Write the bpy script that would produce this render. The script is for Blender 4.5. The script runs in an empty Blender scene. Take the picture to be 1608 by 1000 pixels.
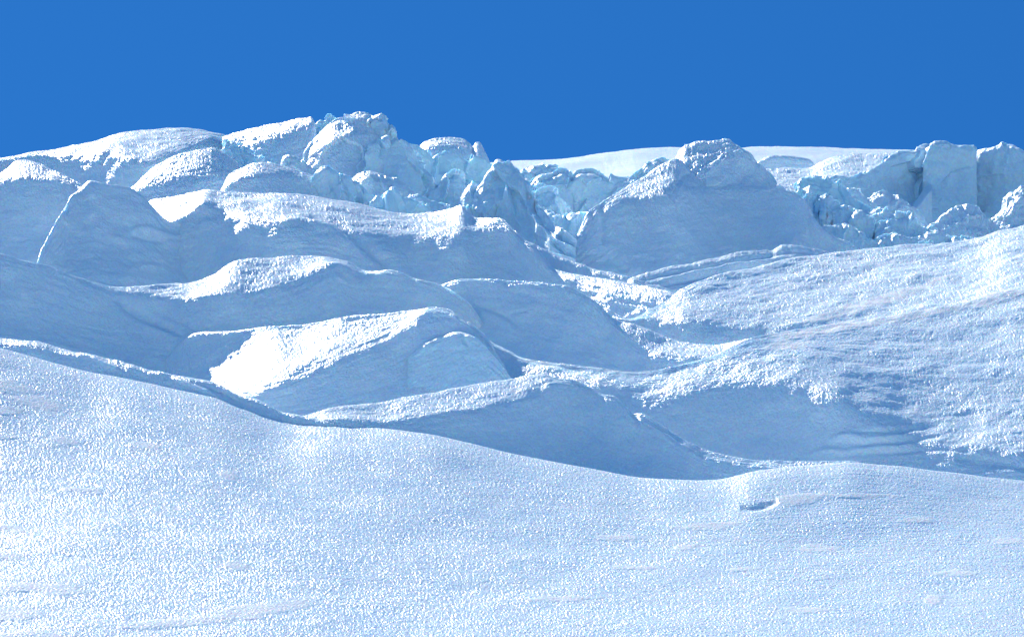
import bpy, math, random
import numpy as np
from mathutils import Vector

# ---------------------------------------------------------------- scene, camera, sky, sun
sc = bpy.context.scene
R_ = math.radians
HFOV = R_(12.0)          # long lens across the icefall
PITCH0 = R_(-3.0)        # view pitch relative to the glacier surface
SLOPE = R_(38.0)         # the glacier itself climbs away from the viewer
SUN_AZ, SUN_EL = R_(-25.0), R_(24.0)   # sun in the glacier frame: behind and left
EXPOSURE = 1.20
T6 = math.tan(HFOV / 2)

def g2w(P):              # glacier frame -> world (tilt about x)
    P = np.asarray(P, float)
    c, s = math.cos(SLOPE), math.sin(SLOPE)
    return np.stack([P[..., 0], c * P[..., 1] - s * P[..., 2], s * P[..., 1] + c * P[..., 2]], -1)

cam_d = bpy.data.cameras.new('camera'); cam = bpy.data.objects.new('camera', cam_d)
sc.collection.objects.link(cam); sc.camera = cam
cam_d.sensor_width = 36; cam_d.sensor_fit = 'HORIZONTAL'; cam_d.lens = 18 / T6
cam_d.clip_start = 0.5; cam_d.clip_end = 20000
cam.rotation_euler = (math.pi / 2 + PITCH0 + SLOPE, 0, 0)

s_g = np.array([math.sin(SUN_AZ) * math.cos(SUN_EL), math.cos(SUN_AZ) * math.cos(SUN_EL), math.sin(SUN_EL)])
s_w = Vector(g2w(s_g))
sun_d = bpy.data.lights.new('sun', 'SUN'); sun = bpy.data.objects.new('sun', sun_d)
sc.collection.objects.link(sun)
sun_d.energy = 3.7; sun_d.angle = R_(0.53); sun_d.color = (1.0, 0.94, 0.84)
sun.rotation_euler = s_w.to_track_quat('Z', 'Y').to_euler()
sun.location = (-60, 100, 160)

world = bpy.data.worlds.new('World'); sc.world = world; world.use_nodes = True
wn = world.node_tree; wn.nodes.clear()
sky = wn.nodes.new('ShaderNodeTexSky'); sky.sky_type = 'NISHITA'; sky.sun_disc = False
sky.sun_elevation = math.asin(s_w.z); sky.sun_rotation = math.atan2(s_w.x, s_w.y)
sky.altitude = 3500; sky.air_density = 0.8; sky.dust_density = 0.0; sky.ozone_density = 6.0
hs = wn.nodes.new('ShaderNodeHueSaturation'); hs.inputs['Saturation'].default_value = 1.228
bg = wn.nodes.new('ShaderNodeBackground'); bg.inputs['Strength'].default_value = 0.092
wo = wn.nodes.new('ShaderNodeOutputWorld')
wn.links.new(sky.outputs[0], hs.inputs['Color']); wn.links.new(hs.outputs[0], bg.inputs[0]); wn.links.new(bg.outputs[0], wo.inputs[0])

sc.view_settings.view_transform = 'Standard'; sc.view_settings.look = 'None'
sc.view_settings.exposure = EXPOSURE; sc.view_settings.gamma = 1
sc.render.engine = 'CYCLES'
sc.cycles.max_bounces = 16; sc.cycles.diffuse_bounces = 14

# ---------------------------------------------------------------- materials
def mat_snow(name, base, rough, bump_scale, bump_dist, sss=1.0, tint=0.12, spec=0.5):
    m = bpy.data.materials.new(name); m.use_nodes = True
    nt = m.node_tree; n = nt.nodes; L = nt.links
    p = n['Principled BSDF']
    p.subsurface_method = 'RANDOM_WALK'
    tc = n.new('ShaderNodeTexCoord')
    big = n.new('ShaderNodeTexNoise'); big.inputs['Scale'].default_value = 0.35; big.inputs['Detail'].default_value = 5
    fine = n.new('ShaderNodeTexNoise'); fine.inputs['Scale'].default_value = bump_scale; fine.inputs['Detail'].default_value = 4
    vor = n.new('ShaderNodeTexVoronoi'); vor.inputs['Scale'].default_value = 11.0
    for t in (big, fine, vor): L.new(tc.outputs['Object'], t.inputs['Vector'])
    # faint crystal-to-crystal hue differences on white
    hsv = n.new('ShaderNodeMixRGB'); hsv.blend_type = 'MIX'; hsv.inputs['Fac'].default_value = tint
    hsv.inputs['Color1'].default_value = (*base, 1); L.new(vor.outputs['Color'], hsv.inputs['Color2'])
    mx = n.new('ShaderNodeMixRGB'); mx.blend_type = 'MULTIPLY'; mx.inputs['Fac'].default_value = 1
    rp = n.new('ShaderNodeValToRGB'); rp.color_ramp.elements[0].color = (.90, .94, .97, 1); rp.color_ramp.elements[1].color = (1, 1, 1, 1)
    rp.color_ramp.elements[0].position = .35; rp.color_ramp.elements[1].position = .6
    L.new(big.outputs['Fac'], rp.inputs['Fac']); L.new(hsv.outputs[0], mx.inputs['Color1']); L.new(rp.outputs[0], mx.inputs['Color2'])
    at = n.new('ShaderNodeAttribute'); at.attribute_name = 'bright_tint'
    bright_mix = n.new('ShaderNodeMixRGB'); bright_mix.inputs['Color2'].default_value = (.87, .935, .98, 1)  # whiter base colour stands in for stronger light on the smooth patches
    L.new(at.outputs['Fac'], bright_mix.inputs['Fac']); L.new(mx.outputs[0], bright_mix.inputs['Color1']); L.new(bright_mix.outputs[0], p.inputs['Base Color'])
    b = n.new('ShaderNodeBump'); b.inputs['Strength'].default_value = 1; b.inputs['Distance'].default_value = bump_dist
    L.new(fine.outputs['Fac'], b.inputs['Height']); L.new(b.outputs[0], p.inputs['Normal'])
    p.inputs['Roughness'].default_value = rough; p.inputs['IOR'].default_value = 1.31
    p.inputs['Specular IOR Level'].default_value = spec
    if sss:
        p.inputs['Subsurface Weight'].default_value = sss
        p.inputs['Subsurface Radius'].default_value = (.45, .8, 1.0); p.inputs['Subsurface Scale'].default_value = .09
    return m
SNOW = mat_snow('wind_crust_snow', (.76, .895, .985), .34, 9, .05)
SOFT = mat_snow('soft_snow', (.76, .895, .985), .55, 5, .03)
ICE = mat_snow('glacier_ice', (.65, .865, .96), .38, 3.0, .10, tint=.02)
ICESNOW = mat_snow('snow_crusted_ice', (.69, .88, .97), .42, 6, .06)

# ---------------------------------------------------------------- numpy noise
def _h(ix, iy, iz, seed):
    h = (ix.astype(np.int64) * 374761393 + iy.astype(np.int64) * 668265263 + iz.astype(np.int64) * 2147483647 + seed * 1274126177) & 0xffffffff
    h = ((h ^ (h >> 13)) * 1274126177) & 0xffffffff
    h = ((h ^ (h >> 16)) * 2246822519) & 0xffffffff
    return ((h ^ (h >> 15)) & 0xffffff) / float(0xffffff) * 2 - 1
def vnoise(x, y, z=None, seed=0):
    if z is None: z = np.zeros_like(x)
    ix, iy, iz = np.floor(x), np.floor(y), np.floor(z)
    fx, fy, fz = x - ix, y - iy, z - iz
    fx, fy, fz = [f * f * (3 - 2 * f) for f in (fx, fy, fz)]
    two = not np.all(fz == 0)
    def pl(dz):
        a = _h(ix, iy, iz + dz, seed); b = _h(ix + 1, iy, iz + dz, seed)
        c = _h(ix, iy + 1, iz + dz, seed); d = _h(ix + 1, iy + 1, iz + dz, seed)
        return (a * (1 - fx) + b * fx) * (1 - fy) + (c * (1 - fx) + d * fx) * fy
    r = pl(0)
    return r * (1 - fz) + pl(1) * fz if two else r
def fbm(x, y, z=None, seed=0, oct=4, gain=.5):
    r = 0; a = 1
    for k in range(oct):
        r = r + a * vnoise(x * 2**k + 17.3 * k, y * 2**k - 9.1 * k, None if z is None else z * 2**k + 5.7 * k, seed + k); a *= gain
    return r

# ---------------------------------------------------------------- pixels -> rays (a pixel only gives a direction)
def rays(px, py):
    cx = (np.asarray(px, float) - 804) / 804 * T6; cy = (500 - np.asarray(py, float)) / 804 * T6
    c, s = math.cos(PITCH0), math.sin(PITCH0)
    return np.stack([cx, c - cy * s, s + cy * c], -1)

def dense(pts, smooth=True, n=600):
    p = np.array(pts, float)
    if p[0, 0] <= 1:                                   # runs out of the picture: carry it on
        s = (p[1, 1] - p[0, 1]) / max(p[1, 0] - p[0, 0], 1); p = np.vstack([[p[0, 0] - 130, p[0, 1] - s * 70], p])
    if p[-1, 0] >= 1607:
        s = (p[-1, 1] - p[-2, 1]) / max(p[-1, 0] - p[-2, 0], 1); p = np.vstack([p, [p[-1, 0] + 130, p[-1, 1] + s * 70]])
    if not smooth or len(p) < 3:
        d = np.r_[0, np.cumsum(np.hypot(*np.diff(p, axis=0).T))]
        t = np.linspace(0, d[-1], n)
        return np.stack([np.interp(t, d, p[:, 0]), np.interp(t, d, p[:, 1])], -1)
    # cubic Hermite on arc length with limited tangents
    d = np.r_[0, np.cumsum(np.hypot(*np.diff(p, axis=0).T))]; h = np.diff(d)
    sl = np.diff(p, axis=0) / h[:, None]
    m = np.zeros_like(p); m[0] = sl[0]; m[-1] = sl[-1]
    w1, w2 = h[1:, None], h[:-1, None]
    m[1:-1] = (sl[:-1] * w1 + sl[1:] * w2) / (w1 + w2)
    t = np.linspace(0, d[-1], n); k = np.clip(np.searchsorted(d, t, 'right') - 1, 0, len(h) - 1)
    f = ((t - d[k]) / h[k])[:, None]; hk = h[k][:, None]
    q = (2*f**3-3*f**2+1)*p[k] + (f**3-2*f**2+f)*hk*m[k] + (-2*f**3+3*f**2)*p[k+1] + (f**3-f**2)*hk*m[k+1]
    q[:, 0] = np.maximum.accumulate(q[:, 0] + np.arange(n) * 1e-6)
    return q

def interp_any(v, xs):      # number or list of (x, value)
    if isinstance(v, (int, float)): return np.full_like(xs, float(v))
    a = np.array(v, float); f = lambda q: np.interp(q, a[:, 0], a[:, 1])
    return sum(f(xs + o) for o in np.linspace(-70, 70, 15)) / 15 if len(a) > 2 else f(xs)

def gauss_v(P, sig):        # smooth along the profile
    if sig <= 0: return P
    r = int(math.ceil(sig * 2.5)); k = np.exp(-.5 * (np.arange(-r, r + 1) / sig) ** 2); k /= k.sum()
    Q = np.concatenate([np.repeat(P[:, :1], r, 1), P, np.repeat(P[:, -1:], r, 1)], 1)
    out = np.zeros_like(P)
    for i, w in enumerate(k): out += w * Q[:, i:i + P.shape[1]]
    return out
def gauss_u(P, sig):
    return gauss_v(P.transpose(1, 0, 2), sig).transpose(1, 0, 2)

PXM = 2 * T6 / 1608      # metres per pixel per metre of distance
SP = 1.9                 # mesh spacing in photo pixels
STATS = [0]; BRIGHT_TINT = [None]

def build(name, G, mat, parent=None, smooth_shade=True):
    nu, nv = G.shape[:2]; W = g2w(G).reshape(-1, 3)
    c = W.mean(0); c[2] = W[:, 2].min()
    me = bpy.data.meshes.new(name)
    idx = np.arange(nu * nv).reshape(nu, nv)
    q = np.stack([idx[:-1, :-1], idx[1:, :-1], idx[1:, 1:], idx[:-1, 1:]], -1).reshape(-1, 4)
    me.vertices.add(nu * nv); me.vertices.foreach_set('co', (W - c).astype(np.float32).ravel())
    me.loops.add(q.size); me.loops.foreach_set('vertex_index', q.astype(np.int32).ravel())
    me.polygons.add(len(q)); me.polygons.foreach_set('loop_start', np.arange(0, q.size, 4, dtype=np.int32))
    me.polygons.foreach_set('use_smooth', np.full(len(q), smooth_shade))
    me.update(); me.materials.append(mat)
    if BRIGHT_TINT[0] is not None and BRIGHT_TINT[0].shape == (nu, nv):      # smooth patches: extra brightness painted into the colour
        me.attributes.new('bright_tint', 'FLOAT', 'POINT').data.foreach_set('value', BRIGHT_TINT[0].astype(np.float32).ravel())
    BRIGHT_TINT[0] = None
    STATS[0] += len(q) * 2
    o = bpy.data.objects.new(name, me); sc.collection.objects.link(o)
    if parent:
        o.parent = parent; o.location = Vector(c) - parent.location
    else: o.location = c
    return o

def tag(o, label=None, cat=None, group=None, kind=None):
    if label: o['label'] = label
    if cat: o['category'] = cat
    if group: o['group'] = group
    if kind: o['kind'] = kind
    return o

def loft(crest, dist, rows, back=((.5, .06), (1.6, .38), (4, 1.5), (7.5, 3.9)), smooth=True, sig=5, csig=1.6, rough=.05, rsize=1.6,
         grain=1.0, cgrain=1.0, crag=0.0, seed=0, gsize=1.8, usig=0, hook=None, skirt=2.5, sp=SP, flat=.7, dsm=26, pvar=.35, fac=0, fsize=1.3, ribs=.016, bend=0):
    """rows: list of (polyline | number of px below previous row, tilt in degrees, grain) going down the front face."""
    C = dense(crest, smooth)
    d = np.r_[0, np.cumsum(np.hypot(*np.diff(C, axis=0).T))]
    nu = max(12, int(d[-1] / sp)); t = np.linspace(0, d[-1], nu)
    cx, cy = np.interp(t, d, C[:, 0]), np.interp(t, d, C[:, 1])
    if crag:                                           # broken edges of ice
        cy = cy + crag * fbm(t / 9, t * 0 + seed, seed=seed + 3, oct=4, gain=.6)
    xn = (cx - cx[0]) / max(cx[-1] - cx[0], 1e-6)
    D = interp_any(dist, cx)
    D = D - flat * (cy - cy.min()) * D * PXM; r = rays(cx, cy); P0 = r * (D / r[:, 1])[:, None]
    profile = [P0]; counts = []; grains = [cgrain]; prev = P0; ppy = cy
    todo = list(rows)
    if bend:                                           # tall faces: steep under the brow, flaring out towards the foot
        pts, tilt, gr = todo[-1]
        up = (lambda k: tilt + k) if isinstance(tilt, (int, float)) else (lambda k: [(a, b + k) for a, b in tilt])
        todo[-1:] = [((pts, .5), up(bend), gr), (pts, up(-bend), gr)]
    for row in todo:
        pts, tilt, gr = row
        part = 1
        if isinstance(pts, tuple): pts, part = pts
        if isinstance(pts, (int, float)): rx, ry = cx, ppy + pts
        else:
            Q = dense(pts, True); xs = Q[0, 0] + xn * (Q[-1, 0] - Q[0, 0])
            rx, ry = xs, np.interp(xs, Q[:, 0], Q[:, 1])
        ry = np.maximum(ppy + (ry - ppy) * part, ppy + 2.0)
        rr = rays(rx, ry)
        if isinstance(tilt, tuple): tt = interp_any(tilt[0], rx) / rr[:, 1]        # row at a stated distance
        else:
            ta = np.tan(np.radians(interp_any(tilt, cx))); tt = (prev[:, 2] - ta * prev[:, 1]) / (rr[:, 2] - ta * rr[:, 1])
        dd = gauss_v((tt * rr[:, 1])[None, :, None], dsm / sp)[0, :, 0]; P = rr * (dd / rr[:, 1])[:, None]
        profile.append(P); counts.append(max(3, int(np.percentile(ry - ppy, 92) / sp))); grains.append(gr)
        prev, ppy = P, ry
    sk = prev + np.array([0, -.3, -skirt]); profile.append(sk); counts.append(4); grains.append(.2)
    cols = []; gcol = []; rcol = []
    bk = [P0 + np.array([0, b, -z]) for b, z in back][::-1]
    B = bk + [P0]
    for i in range(len(B) - 1):
        n = 6 if i == len(B) - 2 else 4
        for k in range(n): f = k / n; cols.append(B[i] * (1 - f) + B[i + 1] * f); gcol.append(cgrain * .7); rcol.append(0)
    ic = len(cols)
    for i in range(len(profile) - 1):
        n = counts[i]
        for k in range(n):
            f = k / n; cols.append(profile[i] * (1 - f) + profile[i + 1] * f); gcol.append(grains[i] * (1 - f) + grains[i + 1] * f)
    cols.append(profile[-1]); gcol.append(grains[-1])
    G = np.stack(cols, 1); gcol = np.array(gcol)
    w = np.exp(-(np.abs(np.arange(G.shape[1]) - ic) / (2.2 * max(sig, .1))) ** 2)[None, :, None]
    G = gauss_v(G, sig) * (1 - w) + gauss_v(G, csig) * w
    if usig: G = gauss_u(G, usig)
    # displacement along the normal
    du = np.gradient(G, axis=0); dv = np.gradient(G, axis=1)
    N = np.cross(dv, du); N /= np.linalg.norm(N, axis=2, keepdims=True) + 1e-9
    if N[..., 2].mean() < 0: N = -N
    mdist = float(np.mean(D)); pm = mdist * PXM
    s_len = (t * pm)[:, None] + np.zeros_like(G[..., 0])
    r_len = np.cumsum(np.r_[0, np.linalg.norm(np.diff(G, axis=1), axis=2).mean(0)])[None, :] + np.zeros_like(s_len)
    X, Y, Z = G[..., 0], G[..., 1], G[..., 2]
    disp = rough * fbm(X / rsize, Y / rsize, Z / rsize, seed=seed, oct=4, gain=.48)
    if fac: disp = disp + facets(s_len + .5 * vnoise(s_len / .6, r_len / .6, seed=seed), r_len, fsize, .5 * fac, .07 * fac, seed + 5)
    fade = np.clip(np.minimum(np.arange(nu), np.arange(nu)[::-1]) / 8, .3, 1)[:, None]
    g = gsize * pm
    patch = np.clip(.85 + pvar * fbm(s_len / 2.2, r_len / 1.4, seed=seed + 50, oct=3), .12, 1.2)
    gr = .8 * vnoise(s_len / (g * 1.25), r_len / (g * 2.2), seed=seed + 11) + .5 * np.random.default_rng(seed).uniform(-1, 1, s_len.shape)
    gm = gcol[None, :] * grain * patch
    ctx = dict(G=G, s=s_len, r=r_len, gm=gm, disp=disp, N=N, pm=pm, seed=seed)
    if hook: hook(ctx)
    BRIGHT_TINT[0] = ctx.get('pow')
    disp = ctx['disp'] + ctx['gm'] * gr * g * .30
    # fine wind ribs everywhere
    disp = disp + ribs * fbm(s_len / 1.1 + r_len * .7, r_len / .22, seed=seed + 77, oct=3)
    return G + N * (disp * fade)[..., None]

def facets(s, r, size, slope, step, seed):      # fracture planes: each cell its own tilt and offset
    u, v = s / size, r / size; iu, iv = np.floor(u), np.floor(v)
    best = np.full(u.shape, 1e9); out = np.zeros(u.shape)
    for a in (-1, 0, 1):
        for b in (-1, 0, 1):
            cu, cv = iu + a, iv + b; z = np.zeros_like(cu)
            du = u - cu - .5 - .45 * _h(cu, cv, z, seed); dv = v - cv - .5 - .45 * _h(cu, cv, z, seed + 1)
            d = du * du + dv * dv; m = d < best; best = np.where(m, d, best)
            out = np.where(m, size * slope * (du * _h(cu, cv, z, seed + 2) + dv * _h(cu, cv, z, seed + 3)) + step * _h(cu, cv, z, seed + 4), out)
    return out

def pix(G):      # photo pixel of each vertex, for placing marks on a surface
    c, s = math.cos(PITCH0), math.sin(PITCH0)
    yc = G[..., 1] * c + G[..., 2] * s; zc = -G[..., 1] * s + G[..., 2] * c
    return G[..., 0] / yc / T6 * 804 + 804, 500 - zc / yc / T6 * 804

def groove(ctx, pts, depth, width, side=0):      # crease along a polyline; side: raise one lip
    px, py = pix(ctx['G']); P = dense(pts, True, 60)
    best = np.full(px.shape, 1e9); sgn = np.zeros(px.shape); end = np.zeros(px.shape)
    for i in range(len(P) - 1):
        a, b = P[i], P[i + 1]; v = b - a; L = v @ v + 1e-9
        tt = np.clip(((px - a[0]) * v[0] + (py - a[1]) * v[1]) / L, 0, 1)
        dx, dy = px - a[0] - tt * v[0], py - a[1] - tt * v[1]; dd = np.hypot(dx, dy)
        m = dd < best; best = np.where(m, dd, best); sgn = np.where(m, np.sign(v[0] * dy - v[1] * dx), sgn); end = np.where(m, (i + tt) / (len(P) - 1), end)
    taper = np.sin(np.clip(end, 0, 1) * math.pi) ** .5
    ctx['disp'] = ctx['disp'] - depth * taper * np.exp(-(best / width) ** 2)
    if side: ctx['disp'] = ctx['disp'] + side * taper * np.exp(-(best / (3 * width)) ** 2) * (1 - np.exp(-(best / width) ** 2)) * (sgn > 0)

def smooth_patch(ctx, spots, lift=.02):         # wind-polished patches with no grain, painted whiter to look better lit
    px, py = pix(ctx['G']); m = np.zeros(px.shape)
    wob = 6 * fbm(px / 60, py / 14, seed=91, oct=3)
    for (x, y, rx, ry, a) in spots:
        ca, sa = math.cos(R_(a)), math.sin(R_(a)); dx, dy = px - x, py - y + wob * .5
        e = ((dx * ca + dy * sa) / rx) ** 2 + ((-dx * sa + dy * ca) / ry) ** 2
        m = np.maximum(m, np.clip(1.55 - 1.0 * e + .55 * fbm(px / 22, py / 5, seed=92, oct=4, gain=.6), 0, 1))
    ctx['pow'] = m; ctx['gm'] = ctx['gm'] * (1 - m * .95); ctx['disp'] = ctx['disp'] + lift * m

def thing(name, label, cat, G, mat, group=None, smooth_shade=False):
    return tag(build(name, G, mat, None, smooth_shade), label, cat, group)

def root(name, label, cat, px, py, dist, group=None):
    r = rays(px, py); p = g2w(r * dist / r[1])
    o = bpy.data.objects.new(name, None); sc.collection.objects.link(o); o.location = p; o.empty_display_size = 1
    return tag(o, label, cat, group)

# ================================================================= SETTING
# ground sheet: valley behind the viewer, dip, then the glacier bed under every mound
prof = np.array([(-2500, -40), (-60, -3), (0, -2.2), (30, -8), (90, -26), (150, -30), (188, -25.5), (205, -20.5), (222, -18), (245, -15.6), (265, -13.2), (292, -10.4), (305, -9.2), (425, -9.4), (470, -16), (900, -120), (4000, -900)])
ys = np.r_[np.linspace(-2500, -80, 25), np.linspace(-60, 180, 50), np.linspace(185, 330, 90), np.linspace(340, 900, 30), np.linspace(1000, 4000, 15)]
xs_ = np.r_[np.linspace(-2500, -120, 20), np.linspace(-100, 100, 120), np.linspace(120, 2500, 20)]
X, Y = np.meshgrid(xs_, ys, indexing='ij')
Z = np.interp(Y, prof[:, 0], prof[:, 1]) + .35 * fbm(X / 9, Y / 9, seed=5, oct=3) + .0
tag(build('glacier', np.stack([X, Y, Z], -1), SOFT), kind='structure')

# far snow plateau closing the view
PLc = [(560, 262), (700, 256), (800, 251), (852, 248), (904, 243), (957, 237), (1009, 231), (1061, 229.5), (1166, 229.5), (1220, 230), (1294, 232), (1398, 234), (1500, 236), (1608, 240)]
G = loft(PLc, 430, [(10, 1.2, .7), (18, 1.6, .8), (40, 3, .8)], back=((8, .3), (30, 2.5), (90, 12)), rough=.25, rsize=9, grain=.7, flat=0, seed=21, sig=3, sp=2.6)
tag(build('snow_plateau', G, SNOW), kind='structure')

# foreground slope
A = [(0, 546), (35, 555), (88, 569), (140, 583), (192, 592), (245, 604), (298, 616), (350, 628), (385, 639), (420, 650), (455, 657), (508, 660), (560, 666), (640, 676), (680, 682), (740, 696), (808, 712), (880, 726), (944, 738), (1000, 748), (1060, 752), (1108, 753), (1140, 750), (1180, 740), (1220, 734), (1280, 729), (1340, 725), (1380, 728), (1420, 731), (1460, 736), (1500, 741), (1540, 747), (1580, 752), (1608, 755)]
def fore(ctx):
    smooth_patch(ctx, [(15, 608, 40, 10, 14), (60, 632, 34, 9, 10), (5, 645, 34, 6, 0), (104, 692, 26, 5, 4), (5, 686, 22, 3, 3), (360, 746, 16, 6, 10), (372, 890, 20, 7, 4), (60, 924, 70, 9, 3), (10, 832, 44, 5, 6), (12, 874, 26, 4, 4), (15, 962, 42, 12, 3),
        (410, 957, 92, 9, -9), (300, 976, 120, 6, -4), (60, 996, 70, 5, 0), (1252, 783, 42, 9, -7), (1350, 778, 50, 4, 0), (1115, 826, 54, 5, -2), (1076, 860, 18, 6, -6), (1285, 862, 30, 4, -2), (1275, 861, 12, 6, 0), (1440, 817, 26, 3, 0), (1165, 894, 26, 3, 0), (1466, 941, 12, 7, 0), (880, 940, 50, 4, -3), (1000, 893, 40, 3, 0), (970, 842, 30, 4, 0), (1270, 957, 40, 3, 0), (1590, 850, 30, 4, 0), (1500, 900, 40, 3, 0), (230, 700, 24, 4, 8), (130, 770, 30, 3, 5)])
    # crease where an older drift meets the newer one, and the little overhang on the right
    groove(ctx, [(470, 656), (580, 688), (680, 716), (780, 758), (860, 784), (930, 798), (1040, 802), (1140, 801)], .045, 14)
    groove(ctx, [(1162, 797), (1185, 796), (1205, 792), (1222, 785)], .14, 5)
    groove(ctx, [(340, 628), (385, 640), (420, 652)], .05, 4)
    for (a, b, c, d_) in [(0, 880, 40, 877), (0, 900, 40, 905), (0, 640, 60, 650), (70, 704, 120, 700), (200, 990, 300, 984), (440, 975, 520, 970), (1300, 782, 1410, 778), (0, 690, 30, 688)]:
        groove(ctx, [(a, b), ((a + c) / 2, (b + d_) / 2 + 1), (c, d_)], .018, 2.5)
foot = [(0, 1040), (400, 1050), (800, 1055), (1200, 1050), (1608, 1045)]
mid = [(0, 760), (400, 800), (800, 850), (1200, 860), (1608, 860)]
G = loft(A, [(0, 223), (500, 217), (1100, 209.5), (1300, 211), (1608, 211.4)], [(14, 9, .9), (mid, ([(0, 205.5), (800, 200.6), (1608, 199.6)],), 1), (foot, ([(0, 184), (1608, 182.5)],), 1)], flat=0, sig=9, csig=2.5, rough=.04, rsize=4.5, grain=.88, seed=1, hook=fore, gsize=1.7, ribs=.006, pvar=.15, sp=1.55, back=((.6, .03), (2, .4), (5, 1.6), (9, 4)), skirt=3)
tag(build('snow_field', G, SNOW, None, False), kind='structure')

# ================================================================= MOUNDS, front to back
MG = 'wind-carved snow ridges of the icefall'
BG = 'broken ice blocks along the skyline'

# B low ridge behind the foreground edge, left
cB = [(0, 531), (70, 539), (122, 553), (182, 564), (228, 578), (280, 590), (332, 600), (378, 621), (413, 630), (437, 644), (497, 657), (524, 664)]
def hB(c):
    groove(c, [(120, 556), (145, 562), (170, 574), (186, 577)], -.10, 3); groove(c, [(150, 560), (190, 572), (200, 576)], .10, 4)
    groove(c, [(270, 594), (300, 606), (345, 624)], -.09, 3); groove(c, [(300, 598), (340, 612), (380, 632)], .10, 4)
G = loft(cB, [(0, 227), (524, 219)], [([(0, 538), (70, 547), (122, 557), (228, 582), (332, 605), (413, 634), (524, 668)], 14, .9), ([(0, 580), (120, 606), (300, 650), (413, 680), (524, 700)], 40, .35)], sig=3, csig=1.2, seed=31, grain=.8, crag=.5, hook=hB, rough=.06)
thing('snow_ridge', 'low shaded snow ridge just behind the upper left edge of the foreground slope', 'snow ridge', G, SNOW, MG)

# C front centre mound
cC = [(470, 655), (480, 650), (515, 640), (550, 634), (602, 629), (655, 619), (707, 610), (760, 601), (805, 592.5), (837, 585.5), (854, 584), (872, 591), (900, 596), (924, 606), (945, 619), (966, 622), (980, 634), (994, 645), (1015, 649), (1040, 666), (1065, 682), (1093, 698), (1121, 710), (1153, 718), (1186, 722), (1242, 724), (1315, 724), (1350, 724)]
bC = [(470, 660), (530, 661), (567, 664), (627, 662), (676, 651), (725, 644), (767, 636), (812, 630), (847, 617), (866, 603), (885, 603), (924, 611), (966, 628), (994, 652), (1040, 676), (1075, 702), (1100, 718), (1153, 730), (1220, 736), (1350, 738)]
def hC(c):
    groove(c, [(470, 655), (540, 655), (600, 661)], -.08, 7); groove(c, [(985, 640), (998, 654), (1000, 664)], .12, 5)
    groove(c, [(800, 650), (880, 690), (960, 735)], .10, 26)
G = loft(cC, [(470, 217.5), (860, 223), (1120, 216), (1350, 213.5)], [(bC, [(470, 14), (800, 13), (872, 20), (1000, 24), (1100, 17), (1350, 15)], 1), ([(470, 700), (640, 720), (880, 765), (1108, 790), (1350, 770)], [(470, 36), (860, 42), (1350, 38)], .12)], sig=13, csig=2, bend=7, flat=0, seed=32, grain=1, hook=hC, rough=.07, usig=1)
thing('snow_mound', 'peaked snow mound nearest the centre with a sunlit grainy left flank', 'snow mound', G, SNOW, MG)

# D right-hand field with the big shaded bowl
cD = [(748, 512), (762, 531), (795, 549), (816, 561), (847, 568), (882, 571.5), (935, 577), (970, 584), (992, 585), (1032, 581), (1073, 571), (1121, 557), (1150, 544), (1180, 532), (1222, 523), (1282, 513), (1363, 503), (1444, 487), (1524, 471), (1608, 448)]
lD = [(748, 516), (762, 535), (795, 553), (847, 573), (935, 583), (992, 592), (1032, 589), (1073, 579), (1121, 566), (1161, 556), (1202, 550), (1242, 549), (1300, 556), (1400, 572), (1500, 585), (1608, 590)]
bD = [(748, 520), (762, 540), (816, 568), (882, 582), (935, 598), (970, 611), (1000, 617), (1040, 618), (1093, 609), (1153, 603), (1210, 602), (1262, 609), (1315, 622), (1347, 640), (1383, 660), (1423, 684), (1500, 706), (1608, 716)]
fD = [(748, 600), (800, 630), (900, 660), (1000, 700), (1100, 745), (1200, 750), (1315, 756), (1423, 764), (1500, 768), (1608, 778)]
def hD(c):
    smooth_patch(c, [(1300, 517, 90, 7, -8), (1450, 492, 130, 7, -11), (1560, 470, 70, 6, -14), (1240, 540, 40, 5, -3)], .03)
    for pts, dp, w in [([(1340, 680), (1400, 676), (1480, 668)], .07, 4), ([(1330, 700), (1400, 694), (1490, 684)], .08, 4), ([(1310, 716), (1380, 712), (1470, 706), (1530, 708)], .07, 4), ([(1350, 690), (1400, 685), (1440, 680)], -.07, 4), ([(1320, 709), (1370, 704), (1440, 698)], -.07, 4), 
                       ([(1300, 690), (1330, 684), (1360, 690)], -.12, 6), ([(1270, 712), (1300, 706), (1335, 712)], -.10, 5), ([(1500, 720), (1560, 722), (1608, 728)], .25, 10)]:
        groove(c, pts, dp, w)
    px, py = pix(c['G'])     # wind ribs streaming along the right-hand field
    m = np.clip((px - 1250) / 150, 0, 1) * np.clip((py - 520) / 60, 0, 1)
    c['disp'] = c['disp'] + .012 * m * fbm(px / 55, (py + .06 * px) / 5.5, seed=400, oct=3)
G = loft(cD, [(748, 233.5), (800, 232.2), (860, 230.5), (960, 228.3), (1121, 227), (1220, 230), (1608, 236)], [(lD, ([(748, 233), (800, 231.8), (860, 230.2), (960, 227.8), (1073, 227), (1210, 227), (1383, 225.4), (1608, 223)],), .9), (bD, ([(748, 232.8), (800, 231.6), (880, 229.2), (940, 227), (1000, 225), (1210, 223.7), (1383, 218.4), (1608, 213.4)],), .95), (fD, ([(748, 229), (850, 226.5), (1000, 222.3), (1200, 219.8), (1315, 217.5), (1423, 214.8), (1608, 212.2)],), .1)], sig=11, csig=2, flat=0, ribs=.008, seed=33, grain=.75, hook=hD, rough=.08, usig=1.5)
thing('snow_slope', 'broad sunlit grainy snow slope on the right that drops into a large shaded bowl', 'snow slope', G, SNOW, MG)

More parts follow.
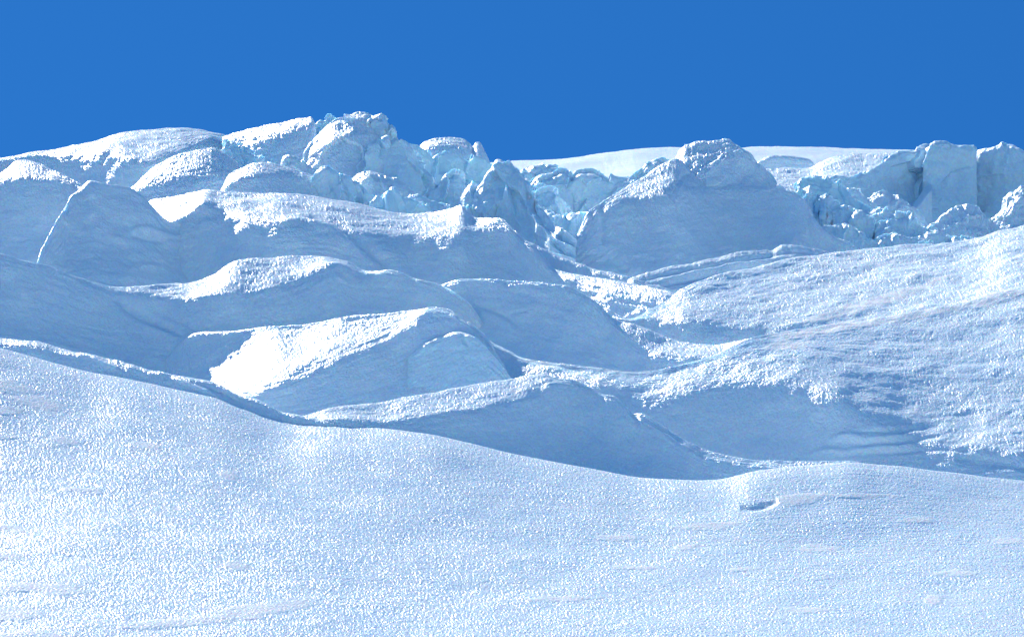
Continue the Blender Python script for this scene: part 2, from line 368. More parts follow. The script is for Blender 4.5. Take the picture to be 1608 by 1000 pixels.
# M2
cM2 = [(250, 582), (268, 556), (285, 535), (297, 527), (325, 520), (367, 520), (420, 512), (472, 508), (522, 501), (567, 494), (620, 490), (662, 484), (680, 482), (708, 486), (721, 499), (742, 510), (760, 523), (775, 545), (800, 590)]
bM2 = [(250, 602), (304, 600), (340, 612), (367, 614), (402, 607), (455, 590), (507, 571), (567, 548), (609, 530), (641, 509), (662, 493), (680, 488), (708, 492), (742, 517), (775, 552), (800, 595)]
rt = root('snow_mound', 'long snow mound with a blinding white left flank and icy blue right facet', 'snow mound', 560, 640, 226, MG)
G = loft(cM2, [(250, 241), (300, 240.4), (330, 239.6), (420, 237), (660, 234), (800, 228.3)], [([(250, 598), (304, 588), (345, 570), (385, 548), (420, 522), (472, 522), (515, 516), (567, 517), (609, 507), (641, 498), (662, 489), (680, 486), (708, 490), (742, 514), (775, 549), (800, 593)], [(285, 44), (350, 42), (400, 36), (440, 24), (690, 24), (800, 28)], 1), (bM2, [(285, 23), (335, 21), (420, 20), (600, 18), (690, 22), (800, 25)], .9), ([(250, 640), (480, 680), (640, 670), (800, 640)], [(285, 42), (800, 40)], .1)], sig=12, csig=2, bend=6, flat=0, seed=34, grain=1, rough=.06, usig=1)
build('slope', G, SNOW, rt, False)
cF = [(640, 560), (668, 536), (700, 524), (724, 520), (749, 529.5), (770, 550), (788, 571), (806, 597)]
def hF(c):
    groove(c, [(724, 520), (728, 532), (738, 545)], .05, 4); groove(c, [(690, 560), (720, 548), (760, 550)], .04, 5)
G = loft(cF, [(640, 231.8), (724, 230.3), (806, 227.6)], [(5, 44, .2), ([(640, 640), (700, 640), (806, 640)], 46, .05)], sig=3, csig=1.1, cgrain=.2, seed=35, grain=.2, rough=.03, rsize=.8, crag=.3, hook=hF)
tag(build('ice_facet', G, ICESNOW, rt), 'smooth pale blue ice facet at the right end of the mound')

# M3
cM3 = [(672, 452), (690, 445), (718, 438.5), (760, 438), (812, 441), (865, 444), (900, 451), (921, 463), (942, 480), (970, 501), (984, 506), (1020, 519), (1053, 531), (1093, 538), (1133, 539), (1174, 533), (1200, 532)]
bM3 = [(672, 456), (718, 443), (812, 446), (865, 450), (921, 470), (960, 507), (1000, 540), (1040, 556), (1090, 564), (1130, 566), (1200, 560)]
fM3 = [(672, 530), (760, 580), (850, 610), (960, 625), (1073, 615), (1130, 600), (1200, 580)]
def hM3(c):
    groove(c, [(745, 478), (775, 487), (800, 500), (815, 512)], .16, 5, side=.05); groove(c, [(800, 455), (830, 462), (860, 475)], .10, 7)
    groove(c, [(790, 495), (830, 488)], .06, 3)
G = loft(cM3, [(672, 246), (960, 240), (1100, 236), (1200, 234)], [(bM3, [(672, 22), (900, 26), (970, 20), (1200, 14)], .9), (fM3, 44, .12)], sig=8, csig=1.6, bend=8, flat=0, seed=36, grain=.95, hook=hM3, rough=.09)
thing('snow_mound', 'blue shaded snow mound in the middle whose crest curves down right into a grainy lip', 'snow mound', G, SNOW, MG)

# M1 + left ridge
cM1 = [(0, 397.5), (35, 408), (84, 418.5), (115, 434), (147, 443), (172, 450), (224, 449), (262, 447.5), (300, 444), (335, 430), (360, 414), (385, 406), (420, 402.5), (480, 401), (515, 403.5), (540, 410), (560, 417), (585, 424), (620, 424), (644, 433), (669, 440), (697, 449), (721, 463), (744, 484), (760, 510)]
bM1 = [(0, 404), (84, 426), (147, 450), (176, 457), (224, 464), (270, 470), (300, 469), (350, 463), (395, 460), (437, 448), (472, 437), (504, 418), (525, 410), (560, 422), (620, 430), (697, 456), (744, 492), (760, 515)]
fM1 = [(0, 600), (150, 625), (300, 640), (420, 625), (560, 600), (760, 580)]
def hM1(c):
    groove(c, [(180, 468), (215, 490), (255, 510), (290, 527)], .30, 8, side=.12); groove(c, [(235, 480), (265, 495), (300, 512), (330, 520)], .14, 8)
    groove(c, [(225, 512), (255, 518), (285, 530)], -.10, 6); groove(c, [(560, 425), (610, 455), (690, 490)], .05, 16)
G = loft(cM1, [(0, 243), (172, 245), (480, 249), (760, 242)], [(bM1, [(0, 22), (172, 20), (260, 13), (480, 12), (540, 22), (760, 28)], 1), (fM1, [(0, 36), (200, 40), (350, 46), (760, 46)], .16)], sig=13, csig=2.2, bend=7, flat=.1, dsm=70, seed=37, grain=1, hook=hM1, rough=.10, usig=1)
thing('snow_ridge', 'long snow ridge from the left edge to a rounded white hump above blue shade', 'snow ridge', G, SNOW, MG)

# U upper right field
cU = [(970, 501), (1004, 496), (1022, 485), (1040, 474), (1060, 461), (1085, 446), (1113, 436), (1166, 423), (1202, 415), (1242, 405), (1294, 396), (1346, 392), (1398, 386), (1450, 382), (1502, 377), (1541, 371), (1567, 362), (1608, 355)]
bU = [(970, 506), (1004, 502), (1040, 500), (1100, 504), (1160, 507), (1220, 509), (1252, 505), (1300, 500), (1400, 490), (1500, 478), (1608, 455)]
def hU(c):
    smooth_patch(c, [(1400, 465, 90, 6, -16), (1330, 490, 60, 6, -14)], .02)
    groove(c, [(1262, 508), (1320, 478), (1420, 445), (1540, 425)], -.12, 14)
G = loft(cU, [(970, 244), (1100, 250), (1300, 255), (1608, 256)], [(bU, [(970, 17), (1085, 14), (1242, 13), (1608, 10)], 1), ([(970, 545), (1100, 565), (1250, 550), (1300, 540), (1608, 500)], [(970, 46), (1230, 42), (1300, 14), (1608, 12)], .15)], sig=8, csig=2, flat=0, ribs=.009, seed=38, grain=.8, hook=hU, rough=.10, usig=1.5)
thing('snow_slope', 'upper right snow slope of glittering grains with a small shaded pocket at its foot', 'snow slope', G, SNOW, MG)

# V streaky ledge
cV = [(985, 440), (998, 432), (1022, 426), (1048, 419), (1074, 415), (1100, 409), (1126, 404), (1152, 396), (1179, 393), (1214, 392), (1229, 385), (1247, 384), (1268, 387), (1299, 394), (1330, 402)]
def hV(c):
    for k, off in enumerate((8, 16, 24)):
        groove(c, [(1000 + 20 * k, 434 + off * .6), (1080, 416 + off), (1160, 400 + off), (1250, 388 + off)], .16 if k % 2 == 0 else -.12, 3)
    groove(c, [(1225, 392), (1260, 394), (1300, 400)], .16, 3)
G = loft(cV, [(985, 254), (1330, 264)], [(6, 12, .8), ([(985, 462), (1100, 462), (1218, 440), (1330, 430)], 20, .7)], sig=3, csig=1.2, flat=.2, seed=39, grain=.6, hook=hV, rough=.06, rsize=1.2, crag=.5)
thing('snow_ledge', 'ragged white snow ledge running up behind the upper right snow slope', 'snow ledge', G, SNOW, MG)

# M4
cM4 = [(838, 386), (852, 400), (868, 420), (886, 427), (912, 432), (957, 436), (996, 445), (1022, 450), (1050, 458), (1080, 468)]
G = loft(cM4, [(838, 258), (1080, 250)], [([(838, 392), (868, 426), (912, 442), (957, 450), (996, 459), (1022, 464), (1080, 474)], 18, 1), ([(838, 460), (900, 490), (1000, 530), (1080, 525)], 42, .15)], sig=3.5, csig=1.3, seed=40, grain=1.1, rough=.06)
thing('snow_mound', 'small dark blue snow hollow wall with a grainy rim left of the upper right slope', 'snow mound', G, SNOW, MG)
# thin crossing ribs behind it
cR = [(800, 354), (818, 373), (840, 383), (870, 397), (900, 410), (935, 422), (975, 430), (1000, 440)]
G = loft(cR, [(800, 262), (1000, 257)], [(4, 18, .5), ([(800, 400), (870, 445), (1000, 470)], 40, .15)], sig=2, csig=1.1, seed=41, grain=.7, crag=.5)
thing('snow_ridge', 'thin white snow rib slanting down to the right below the broad pale mound', 'snow ridge', G, SNOW, MG)

# M5 long grainy mound
cM5 = [(226, 330), (235, 315), (261, 310), (287, 303.5), (326, 296), (347, 300), (400, 302), (426, 301), (463, 302), (504, 309), (543, 315), (583, 324.5), (617, 333), (651, 335.5), (682, 332), (706, 327), (727, 320), (735, 330), (745, 339), (766, 341), (781, 343), (797, 353), (810, 366), (820, 376), (834, 390), (852, 406), (868, 422), (886, 440), (905, 454)]
bM5 = [(226, 352), (243, 351), (274, 340), (300, 330), (324, 319), (345, 327), (379, 334), (410, 349), (452, 352), (486, 353), (515, 351), (546, 362), (580, 373), (622, 371), (648, 369), (687, 369), (721, 369), (747, 366), (771, 356), (794, 355), (810, 372), (834, 396), (868, 428), (905, 458)]
fM5 = [(226, 440), (300, 480), (420, 440), (560, 455), (650, 470), (760, 475), (860, 490), (905, 490)]
def hM5(c):
    groove(c, [(486, 338), (523, 346), (548, 364), (569, 380), (590, 402), (612, 418)], .26, 8, side=.14)
    groove(c, [(300, 335), (312, 326), (324, 317)], -.10, 4); groove(c, [(395, 338), (430, 348), (470, 346), (510, 350)], -.08, 4)
G = loft(cM5, [(226, 272), (265, 269.5), (330, 268.5), (500, 267.8), (735, 266.5), (905, 255)], [(bM5, [(226, 10), (330, 10), (500, 10), (735, 10), (790, 20), (905, 26)], 1.0), (fM5, [(226, 47), (500, 46), (735, 42), (905, 46)], .14)], sig=13, csig=2.4, bend=7, flat=.2, seed=42, grain=1.15, hook=hM5, rough=.10, usig=1)
thing('snow_ridge', 'long grainy sunlit snow ridge stretching across the middle left to a pointed hump', 'snow ridge', G, SNOW, MG)

# P2, P1
cP2 = [(46, 440), (60, 405), (70, 380), (84, 353), (96, 334), (103, 317), (112, 303.5), (128, 290.5), (138, 283), (162, 288), (204, 294.5), (222, 306), (235, 317), (246, 330), (262, 345), (290, 352), (320, 352)]
def hP2(c):
    groove(c, [(205, 362), (225, 358), (250, 366), (280, 372), (300, 370)], -.16, 5); groove(c, [(255, 378), (280, 382), (300, 384)], -.14, 4); groove(c, [(205, 368), (235, 374), (265, 380)], .14, 4)
    for y in (400, 420): groove(c, [(205, y), (240, y - 2), (270, y + 6)], -.05, 6)
    groove(c, [(205, 410), (250, 414), (280, 422)], .05, 4)
G = loft(cP2, [(70, 264), (160, 263), (240, 264), (320, 274)], [(3, 34, .4), ([(46, 470), (150, 480), (240, 490), (320, 480)], [(70, 34), (320, 40)], .22)], sig=6, csig=3, bend=6, flat=2.1, seed=43, grain=.8, hook=hP2, rough=.12, crag=.6)
thing('snow_mound', 'pointed shaded snow mound on the left with a thin bright crest and small ledges below', 'snow mound', G, SNOW, MG)
cP1 = [(0, 274), (12, 262), (21, 254), (33, 250.5), (52, 252), (78, 263), (104, 275), (128, 288), (150, 300), (170, 315)]
G = loft(cP1, [(0, 275), (170, 272)], [([(0, 286), (21, 282), (52, 281), (78, 284), (104, 290), (170, 322)], 20, 1.1), ([(0, 440), (90, 445), (170, 430)], 44, .2)], sig=9, csig=2, bend=6, flat=1.4, seed=44, grain=1.0, rough=.09)
thing('snow_mound', 'rounded snow mound at the left edge, grainy on top and smooth blue below', 'snow mound', G, SNOW, MG)

# TB broad pale mound, T flat-topped dome on it
cTB = [(855, 408), (880, 394), (900, 374), (914, 352), (925, 331), (938, 320), (970, 302), (996, 286), (1022, 268), (1048, 252), (1064, 247), (1082, 262), (1104, 276), (1130, 286), (1142, 283), (1165, 287), (1203, 292), (1219, 290), (1234, 296), (1252, 303), (1265, 314), (1278, 340), (1289, 353), (1307, 369), (1335, 381), (1350, 392)]
bTB = [(855, 412), (880, 399), (914, 360), (960, 322), (1000, 312), (1050, 308), (1100, 302), (1130, 296), (1203, 296), (1219, 294), (1252, 307), (1278, 345), (1307, 373), (1350, 396)]
def hTB(c):
    groove(c, [(946, 318), (938, 340), (926, 362), (905, 385)], .12, 6, side=.10); groove(c, [(958, 395), (968, 412), (985, 428)], .16, 6); groove(c, [(1060, 292), (1075, 275), (1090, 268)], .08, 4)
G = loft(cTB, [(855, 267), (1064, 281), (1200, 279.5), (1350, 271.5)], [(bTB, [(890, 24), (970, 14), (1064, 15), (1200, 26), (1350, 30)], 1.2), ([(890, 440), (1000, 470), (1150, 440), (1250, 430), (1350, 430)], [(890, 40), (1064, 37), (1350, 44)], .16)], sig=13, csig=2.2, bend=7, flat=.1, seed=45, grain=1.1, hook=hTB, rough=.09)
thing('snow_mound', 'broad pale blue snow mound right of centre below the flat-topped dome', 'snow mound', G, SNOW, MG)
cT = [(1052, 262), (1058, 252), (1064, 243), (1067, 236), (1072, 226.5), (1087, 223.5), (1126, 221), (1146, 218), (1158, 225), (1166, 231), (1179, 242), (1192, 255), (1207, 270), (1218, 282), (1222, 294)]
bT = [(1052, 285), (1072, 275), (1100, 268), (1126, 258), (1146, 246), (1160, 240), (1180, 248), (1207, 276), (1222, 298)]
def hT(c):
    groove(c, [(1082, 288), (1092, 272), (1100, 262)], .12, 3); groove(c, [(1115, 262), (1135, 252), (1145, 246)], -.10, 5); groove(c, [(1160, 272), (1163, 285)], .08, 3)
G = loft(cT, 283, [(bT, [(1052, 26), (1100, 21), (1146, 21), (1222, 32)], 1.5), ([(1052, 310), (1140, 312), (1222, 312)], 48, .35)], sig=3, csig=1.1, fac=.15, seed=46, grain=1.3, crag=.8, hook=hT, rough=.09, rsize=.9)
thing('snow_dome', 'flat-topped grainy snow dome standing against the sky right of centre', 'snow dome', G, SNOW, BG)

# ---- skyline left
cQ1 = [(0, 247.5), (26, 243.5), (65, 238), (104, 229), (144, 220), (183, 209.5), (222, 203.5), (261, 201), (287, 200), (313, 203), (337, 209.5), (352, 214), (372, 228)]
bQ1 = [(0, 251), (57, 243), (104, 239), (150, 238), (191, 240), (222, 249), (261, 243), (300, 228), (337, 214), (352, 218), (372, 232)]
def hQ1(c):
    groove(c, [(157, 259), (165, 245), (185, 234)], .22, 4, side=.1)
G = loft(cQ1, [(0, 296.5), (372, 298)], [(bQ1, [(0, 4), (261, 9), (372, 12)], 1.0), ([(0, 310), (140, 320), (220, 320), (372, 290)], 46, .3)], sig=4, csig=1.5, cgrain=.3, seed=47, grain=1.1, hook=hQ1, rough=.10, usig=1)
thing('snow_ridge', 'long gently rising skyline snow ridge on the left with a dazzling white top', 'snow ridge', G, SNOW, BG)
cR1 = [(203, 297), (222, 280), (240, 264.5), (261, 251), (287, 241), (319, 233), (337, 231), (347, 236), (366, 250), (379, 262), (392, 276)]
G = loft(cR1, [(203, 283), (392, 284)], [([(203, 304), (261, 283), (319, 276), (350, 276), (392, 285)], [(203, 18), (392, 20)], 1.2), ([(203, 330), (300, 325), (392, 325)], 42, .4)], sig=3.5, csig=1.3, seed=48, grain=1.2, rough=.08)
thing('snow_block', 'humped grainy snow block under the left skyline ridge', 'snow block', G, SNOW, BG)
cR2 = [(343, 305), (350, 290), (358, 275), (379, 264), (400, 255), (426, 256), (452, 263), (478, 272), (497, 278), (520, 292), (540, 305)]
G = loft(cR2, [(343, 276), (540, 276)], [([(343, 310), (358, 290), (400, 275), (452, 277), (497, 284), (540, 310)], 17, 1.2), ([(343, 340), (440, 340), (540, 345)], 44, .25)], sig=3, csig=1.2, seed=49, grain=1.1, rough=.07)
thing('snow_block', 'rounded snow block with a grainy white cap just behind the long middle ridge', 'snow block', G, SNOW, BG)
cX1 = [(345, 262), (349, 236), (353, 218), (362, 222), (371, 220), (384, 230), (392, 236), (405, 244), (422, 253), (440, 262)]
G = loft(cX1, 288, [(5, 35, .3), ([(345, 285), (390, 290), (440, 290)], 60, .1)], smooth=False, sig=1.6, csig=.8, fac=1, fsize=.9, seed=50, grain=.5, rough=.14, rsize=.9, crag=1.2)
thing('ice_block', 'pale cyan ice wedge in the notch between the two left skyline ridges', 'ice block', G, ICE, BG)
cQ2 = [(349, 215), (379, 206), (400, 200), (431, 192.5), (465, 186), (482, 183.5), (489, 183), (494, 190), (496, 205), (500, 222)]
G = loft(cQ2, [(349, 296), (500, 293)], [([(349, 222), (400, 214), (440, 208), (475, 198), (489, 191), (500, 230)], 13, 1.1), ([(349, 290), (440, 290), (500, 290)], 38, .7)], sig=3.5, csig=1.2, seed=51, grain=1.2, rough=.09, crag=.4)
thing('snow_ridge', 'short slanting skyline snow ridge ending in a sharp notch left of the highest block', 'snow ridge', G, SNOW, BG)
cX2 = [(462, 245), (476, 225), (486, 205), (494, 191), (503, 187), (510, 192), (516, 183.5), (524, 188), (535, 200)]
G = loft(cX2, 294, [(4, 35, .3), ([(462, 270), (535, 270)], 60, .1)], smooth=False, sig=1.5, csig=.8, fac=1, fsize=.9, seed=52, grain=.5, rough=.16, rsize=.7, crag=1.2)
thing('ice_block', 'translucent blue ice shard wedged beside the highest skyline block', 'ice block', G, ICE, BG)
# Q3 highest block
rt = root('ice_block', 'highest snow-dusted ice block on the skyline with a broken icy tip', 'ice block', 550, 290, 284, BG)
cQ3 = [(474, 255), (480, 240), (484, 230), (499, 212), (515, 194), (531, 184), (551, 179.5), (570, 179), (580, 181), (590, 188), (604, 203), (615, 216), (632, 228), (645, 250)]
G = loft(cQ3, 288, [([(474, 262), (499, 240), (531, 222), (560, 214), (590, 212), (615, 226), (645, 256)], [(474, 26), (560, 17), (645, 28)], 1.1), ([(474, 300), (560, 300), (645, 310)], 50, .5)], sig=3, csig=1.2, fac=.25, fsize=2.0, seed=53, grain=1.2, rough=.12, rsize=1.2)
build('snow_face', G, SNOW, rt, False)
cQt = [(574, 192), (581, 181), (593, 179.5), (605, 183), (606.5, 194), (614, 198), (617, 208), (626, 218), (640, 228)]
G = loft(cQt, 286.8, [(6, 40, .3), ([(574, 215), (600, 232), (640, 245)], 64, .1)], smooth=False, sig=1.2, csig=.7, fac=1, fsize=.9, seed=54, grain=.6, rough=.16, rsize=.5, crag=1.5, back=((.5, .1), (1.5, .6), (2.5, 2)))
build('ice_tip', G, ICESNOW, rt)
cQ3b = [(568, 268), (575, 258), (583, 243.5), (601, 227), (613, 221), (624, 219), (635, 224), (648, 237), (661, 256), (672, 275), (684, 292)]
G = loft(cQ3b, 284.5, [(4, 28, .4), ([(568, 300), (620, 318), (684, 318)], 52, .25)], sig=2.2, csig=.9, fac=.8, fsize=1.8, seed=55, grain=.7, rough=.14, rsize=1.3, crag=.4)
thing('ice_block', 'triangular smooth blue ice block leaning on the right side of the highest block', 'ice block', G, ICESNOW, BG)
# Y1, Y2
cY2 = [(652, 240), (657, 230), (664, 224), (677, 219), (695, 216), (713, 215), (729, 217.5), (738, 224), (742, 227), (747, 224), (752, 223.5), (758, 232), (764, 243), (770, 256)]
def hY2(c): groove(c, [(741, 226), (744, 240), (742, 255)], .25, 4)
G = loft(cY2, 304, [([(652, 246), (677, 234), (713, 230), (742, 238), (770, 262)], 15, 1.3), ([(652, 280), (770, 285)], 50, .8)], sig=3, csig=1.2, seed=56, grain=1.2, hook=hY2, rough=.08)
thing('snow_dome', 'small sunlit snow dome on the skyline just right of the highest block', 'snow dome', G, SNOW, BG)
cY1 = [(640, 226), (653, 232), (674, 237), (690, 242), (697, 239), (704, 239.5), (726, 245), (752, 252.5), (774, 259), (790, 266)]
def hY1(c):
    groove(c, [(690, 246), (686, 258), (684, 275)], .25, 5, side=.15); groove(c, [(712, 256), (724, 268), (734, 285)], .45, 9); groove(c, [(660, 240), (668, 252)], .10, 4)
G = loft(cY1, [(640, 293), (790, 298)], [(4, 30, .4), ([(640, 330), (790, 330)], 64, .08)], sig=2, csig=.9, fac=.8, fsize=1.8, seed=57, grain=.6, rough=.16, rsize=1.4, hook=hY1, crag=.4)
thing('ice_wall', 'concave cyan ice wall below the small skyline dome', 'ice wall', G, ICE, BG)
# Z1
cZ1 = [(722, 335), (729, 321), (732, 311), (747, 293), (763, 275), (776, 258), (781, 253), (792, 255), (807, 259), (816, 270), (829, 284), (838, 305), (850, 330), (870, 350), (905, 375)]
def hZ1(c):
    groove(c, [(758, 294), (764, 282), (774, 268)], -.14, 4); groove(c, [(762, 302), (772, 296), (776, 312), (772, 322)], .14, 4, side=-.08); groove(c, [(745, 318), (752, 314)], -.14, 4)
    groove(c, [(800, 325), (825, 340), (850, 358)], .12, 8)
G = loft(cZ1, [(722, 276), (781, 282), (905, 268)], [([(722, 340), (747, 300), (781, 261), (807, 267), (829, 292), (870, 356), (905, 380)], 24, .7), ([(722, 380), (800, 415), (905, 420)], 46, .25)], sig=2.5, csig=1, fac=.8, fsize=1.8, seed=58, grain=.9, rough=.13, rsize=1.2, hook=hZ1, crag=.6)
thing('ice_block', 'tall blue ice block with a bright slanting left edge in front of the far plateau', 'ice block', G, ICESNOW, BG)
# small blocks in the centre left
def small(name, label, crest, dist, rows, mat, seed, hook=None, crag=.7, grain=.8, rough=.12, sm=False, sig=1.8, cat=None):
    G = loft(crest, dist, rows, smooth=sm, sig=sig, csig=.9, seed=seed, grain=grain, rough=rough, rsize=.9, crag=crag, hook=hook, fac=.75 if mat is not SNOW else .3, back=((.4, .05), (1.2, .35), (2.5, 1.6)))
    thing(name, label, cat or 'ice block', G, mat, BG)
small('snow_block', 'low snow block with a crisp pale edge at the foot of the highest block', [(440, 268), (443, 258), (448, 244), (463, 246), (486, 259), (512, 266), (536, 276), (557, 283), (583, 288), (604, 298), (620, 312)], 281, [(3, 25, .6), ([(440, 300), (540, 315), (620, 325)], 48, .3)], SNOW, 59, sm=True, cat='snow block')
small('snow_block', 'grainy sunlit snow wedge below the triangular blue ice block', [(550, 285), (557, 279), (575, 268), (596, 273.5), (635, 288), (651, 301), (674, 314), (700, 324), (716, 330)], 279, [([(550, 292), (575, 281), (596, 288), (635, 298), (674, 318), (716, 334)], 18, 1.1), ([(550, 325), (640, 335), (716, 345)], 46, .3)], SNOW, 60, sm=True, cat='snow block')
def hS3(c):
    for x in (516, 533, 552): groove(c, [(x, 282), (x + 8, 298), (x + 18, 318)], .22, 4)
small('ice_block', 'ribbed cyan ice block directly behind the long middle ridge', [(476, 298), (482, 291), (494, 283), (508, 270), (530, 277), (554, 283), (575, 296), (590, 312), (605, 330)], 275, [(4, 28, .6), ([(476, 330), (540, 345), (605, 350)], 52, .15)], ICESNOW, 61, hook=hS3, sm=True)
def hS4(c): groove(c, [(605, 302), (607, 318), (609, 335)], -.14, 2.5); groove(c, [(618, 300), (622, 318), (628, 335)], .12, 4)
small('ice_block', 'small pyramid of cyan ice poking above the long middle ridge', [(578, 332), (585, 318), (591, 306), (604, 302), (611, 300), (618, 296), (630, 306), (643, 314), (660, 323), (682, 336)], 272, [(3, 35, .4), ([(578, 350), (682, 350)], 58, .1)], ICE, 62, hook=hS4)
small('ice_block', 'dark shaded ice sliver right of the small cyan pyramid', [(636, 316), (642, 310), (657, 305), (674, 316), (692, 322), (713, 328), (730, 336)], 274, [(3, 20, .6), ([(636, 345), (730, 350)], 56, .15)], ICESNOW, 63)
small('ice_block', 'jagged pale ice block between the cyan wall and the slanting bright edge', [(658, 312), (664, 303), (672, 294), (687, 290.5), (695, 284), (704, 279), (713, 273.5), (721, 275), (732, 288), (740, 289), (747, 293), (755, 305)], 283, [(4, 28, .7), ([(658, 335), (755, 345)], 54, .15)], ICESNOW, 64)
# W: wall below plateau
small('ice_block', 'scalloped ice ledge at the near edge of the far plateau', [(812, 275), (823, 263), (850, 262), (876, 264), (880, 272), (860, 276), (862, 300)][:5] + [(892, 285), (905, 300)], 296, [(4, 18, .6), ([(812, 310), (905, 330)], 60, .2)], ICESNOW, 65, sm=True)
def hW(c): groove(c, [(896, 300), (890, 312), (893, 328)], .15, 5)
small('ice_wall', 'shaded ice wall cut into the snow left of the broad pale mound', [(884, 310), (888, 295), (897, 283.5), (912, 268), (925, 265), (941, 272), (957, 277), (978, 275), (998, 270), (1017, 262.5), (1032, 253.5), (1048, 250), (1060, 256)], 292, [([(884, 318), (912, 276), (957, 284), (998, 278), (1032, 260), (1060, 262)], 17, 1), ([(884, 360), (950, 365), (1060, 330)], 60, .12)], ICESNOW, 66, hook=hW, sm=True, cat='ice wall')
small('ice_block', 'low drift of snow and ice under the scalloped plateau ledge', [(828, 292), (837, 283), (850, 276), (866, 273), (880, 270), (892, 278), (900, 290)], 291, [(5, 18, 1), ([(828, 330), (900, 345)], 52, .25)], ICESNOW, 67, sm=True)
small('ice_block', 'small domed ice block in the hollow left of the broad pale mound', [(824, 325), (829, 312), (837, 302), (861, 296.5), (876, 307), (886, 320), (895, 334), (900, 345)], 284, [(4, 25, .8), ([(824, 355), (900, 365)], 50, .25)], ICESNOW, 68, sm=True)
small('ice_block', 'low bumpy row of ice lumps at the foot of the small domed block', [(826, 352), (842, 341), (863, 329), (878, 338), (884, 342), (894, 336), (904, 337), (921, 334), (934, 345)], 278, [(4, 22, .9), ([(826, 385), (934, 395)], 44, .3)], ICESNOW, 69, sm=True)

# ---- right: ledge, cliff, rubble
cK0 = [(1180, 268), (1200, 265), (1240, 263), (1270, 262), (1295, 250), (1320, 243), (1360, 240), (1400, 238), (1440, 240)]
G = loft(cK0, [(1180, 312), (1440, 318)], [(12, 6, 1), ([(1180, 310), (1270, 310), (1340, 300), (1440, 300)], 9, 1.1)], sig=3, csig=1.5, flat=0, seed=70, grain=1.1, rough=.12)
thing('snow_slope', 'bright sunlit snow apron below the plateau left of the ice cliff', 'snow slope', G, SNOW, BG)
cK = [(1186, 258), (1192, 251), (1200, 247), (1224, 245.5), (1247, 248.5), (1262, 251), (1274, 255), (1282, 262)]
G = loft(cK, 322, [(2, 12, .4), ([(1186, 270), (1224, 268), (1282, 268)], 62, .15)], sig=1.2, csig=.9, seed=71, grain=.6, rough=.15)
thing('snow_step', 'low shaded step cut across the snow behind the flat-topped dome', 'snow step', G, SNOW, BG)
# ice cliff, three panels
rt = root('ice_cliff', 'tall shaded ice cliff at the upper right split into upright panels', 'ice cliff', 1460, 350, 292, BG)
def hc1(c):
    groove(c, [(1375, 292), (1385, 283), (1392, 278)], .2, 3); groove(c, [(1415, 285), (1425, 278), (1432, 275)], .2, 3)
cc1 = [(1290, 282), (1307, 278), (1346, 274), (1372, 262), (1393, 247), (1411, 236), (1437, 230), (1460, 225), (1466, 226)]
G = loft(cc1, [(1290, 290), (1466, 299)], [([(1290, 285), (1346, 277), (1393, 252), (1437, 238), (1466, 234)], [(1290, 12), (1400, 24), (1466, 20)], .6), ([(1290, 345), (1466, 345)], 68, .1)], sig=2, csig=1, fac=.3, fsize=2.2, seed=72, grain=.6, rough=.22, rsize=1.6, hook=hc1)
build('ice_panel', G, ICESNOW, rt, False)
def hc2(c): groove(c, [(1500, 260), (1498, 290), (1495, 320)], .12, 7); groove(c, [(1480, 240), (1476, 270), (1474, 310)], .07, 6)
cc2 = [(1449, 262), (1452, 245), (1456, 232), (1461, 225.5), (1476, 225), (1491, 230), (1510, 231.5), (1528, 232.5), (1530, 240), (1534, 252)]
G = loft(cc2, [(1449, 296), (1534, 296.5)], [(4, 35, .4), ([(1449, 355), (1534, 350)], 74, .08)], smooth=False, sig=1.8, csig=.9, fac=.3, fsize=2.2, seed=73, grain=.5, rough=.24, rsize=1.3, hook=hc2, crag=.4)
build('ice_panel', G, ICESNOW, rt, False)
def hc3(c): groove(c, [(1576, 240), (1572, 262)], .2, 6); groove(c, [(1548, 260), (1545, 300)], .1, 6)
cc3 = [(1524, 258), (1530, 250), (1536, 239), (1554, 234), (1575, 230), (1590, 231), (1608, 238)]
G = loft(cc3, [(1524, 298), (1575, 299), (1608, 294)], [(3, 30, .5), ([(1524, 370), (1608, 370)], 70, .1)], sig=1.8, csig=.9, fac=.3, fsize=2.2, seed=74, grain=.5, rough=.26, rsize=1.5, hook=hc3, crag=.5)
build('ice_panel', G, ICESNOW, rt, False)
cs = [(1432, 326), (1438, 316), (1444, 306), (1450, 296), (1457, 289.5), (1462, 288)]
G = loft(cs, [(1432, 293), (1462, 294.5)], [([(1434, 329), (1444, 322), (1452, 310), (1463, 296)], 8, .3), ([(1436, 345), (1464, 340)], 75, .2)], sig=1.2, csig=.8, seed=75, grain=.4, rough=.05, back=((.3, .3), (.8, 1), (1.2, 2.5)))
tag(build('snow_spur', G, SNOW, rt), 'narrow sunlit white spur lying against the foot of the cliff')

def hJ1(c):
    for y in (288, 296, 305, 314): groove(c, [(1262, y), (1290, y + 4), (1330, y + 12)], .07, 2.5)
small('ice_block', 'large turquoise ice slab at the left end of the rubble below the cliff', [(1250, 305), (1255, 296), (1257, 284), (1259, 278), (1276, 274), (1290, 278), (1302, 280.5), (1315, 286), (1330, 304), (1336, 314), (1352, 321), (1369, 328), (1380, 345)], 284, [(4, 40, .4), ([(1250, 340), (1310, 372), (1380, 380)], 58, .2)], ICE, 80, hook=hJ1, rough=.18)
small('ice_block', 'white ice fang standing in front of the turquoise slab', [(1262, 322), (1265, 308), (1269, 300), (1273, 308), (1277, 322)], 281.5, [(3, 30, .9), (26, 50, .8)], ICESNOW, 81, crag=2, rough=.3)
small('ice_block', 'narrow upright ice splinter beside the white fang', [(1288, 330), (1291, 318), (1294, 310), (1299, 318), (1306, 334), (1310, 345)], 281, [(3, 30, .9), (24, 50, .8)], ICESNOW, 82, crag=2, rough=.3)
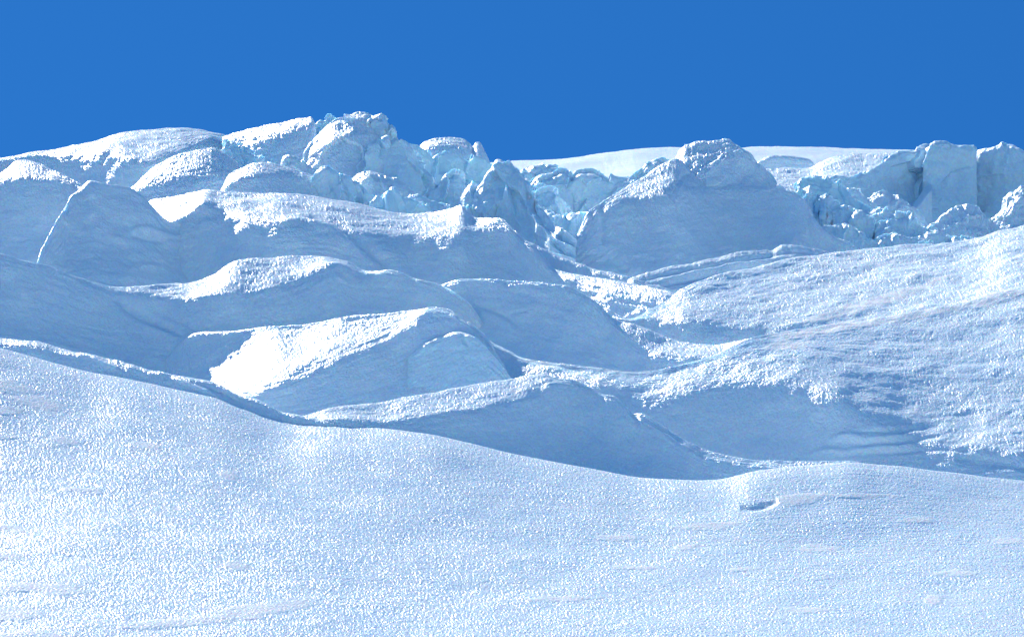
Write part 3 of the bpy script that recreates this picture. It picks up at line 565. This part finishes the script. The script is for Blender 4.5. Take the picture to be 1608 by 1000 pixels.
small('ice_block', 'angular ice block with a dark cleft in the middle of the rubble', [(1308, 345), (1314, 335), (1319, 323), (1326, 321), (1334, 325), (1343, 333), (1350, 345), (1358, 356)], 280, [(3, 35, .5), ([(1308, 375), (1358, 385)], 48, .6)], ICESNOW, 83, crag=1.6, rough=.3)
small('ice_block', 'squarish pale ice block in front of the snow heap below the cliff', [(1342, 362), (1346, 334), (1356, 329), (1375, 328.5), (1393, 329), (1400, 334), (1411, 340), (1437, 352), (1453, 361), (1470, 372)], 279.5, [(4, 25, .8), ([(1342, 385), (1470, 390)], 48, .6)], ICESNOW, 84, crag=1.4, rough=.28)
small('ice_block', 'low ice slab with a bright stepped top at the front of the rubble', [(1374, 358), (1382, 349), (1396, 346), (1411, 344), (1420, 341), (1440, 352), (1460, 364), (1480, 376)], 278.5, [(4, 20, .9), ([(1374, 385), (1480, 392)], 46, .6)], ICESNOW, 85, crag=1.4, rough=.25)
small('snow_heap', 'crumbly snow heap at the foot of the left cliff panel', [(1318, 302), (1325, 296), (1346, 297), (1361, 309), (1372, 304), (1388, 301), (1406, 304), (1411, 302), (1417, 312), (1437, 325), (1453, 341), (1462, 360)], 287, [([(1318, 310), (1346, 312), (1388, 322), (1417, 322), (1462, 364)], 26, 1.4), ([(1318, 350), (1400, 365), (1462, 375)], 46, .6)], SNOW, 86, crag=1.6, grain=1.5, cat='snow heap')
small('snow_heap', 'lumpy rounded snow heap below the middle of the cliff', [(1450, 362), (1455, 356), (1471, 348), (1489, 335), (1504, 323.5), (1513, 323), (1520, 321), (1536, 327), (1546, 340), (1564, 353), (1580, 362)], 281, [([(1450, 368), (1489, 352), (1520, 345), (1546, 352), (1580, 368)], 30, 1.5), ([(1450, 385), (1580, 390)], 42, 1.3)], SNOW, 87, crag=1.6, grain=1.8, rough=.16, cat='snow heap')
small('snow_heap', 'sunlit white block heap at the right edge below the cliff', [(1548, 352), (1556, 343), (1566, 334), (1575, 325), (1573, 318), (1580, 308), (1585, 304), (1594, 297), (1603, 290), (1608, 291)][:4] + [(1579, 310), (1585, 304), (1594, 297), (1603, 290), (1608, 291)], 282, [([(1548, 358), (1575, 338), (1590, 320), (1608, 308)], 22, 1.2), ([(1548, 380), (1608, 385)], 40, 1.0)], SNOW, 88, crag=1.5, grain=1.5, rough=.2, cat='snow heap')
small('ice_ledge', 'thin pale ledge of broken ice tracing the lower edge of the rubble', [(1262, 318), (1272, 335), (1282, 350), (1304, 357), (1330, 354), (1346, 367), (1372, 377), (1392, 373), (1413, 371.5), (1440, 374), (1465, 364), (1489, 371), (1499, 369), (1528, 374), (1550, 372)], 277, [(4, 18, .9), ([(1262, 345), (1304, 385), (1400, 400), (1550, 392)], 44, .4)], ICESNOW, 89, sm=True, crag=1.4, cat='ice ledge')
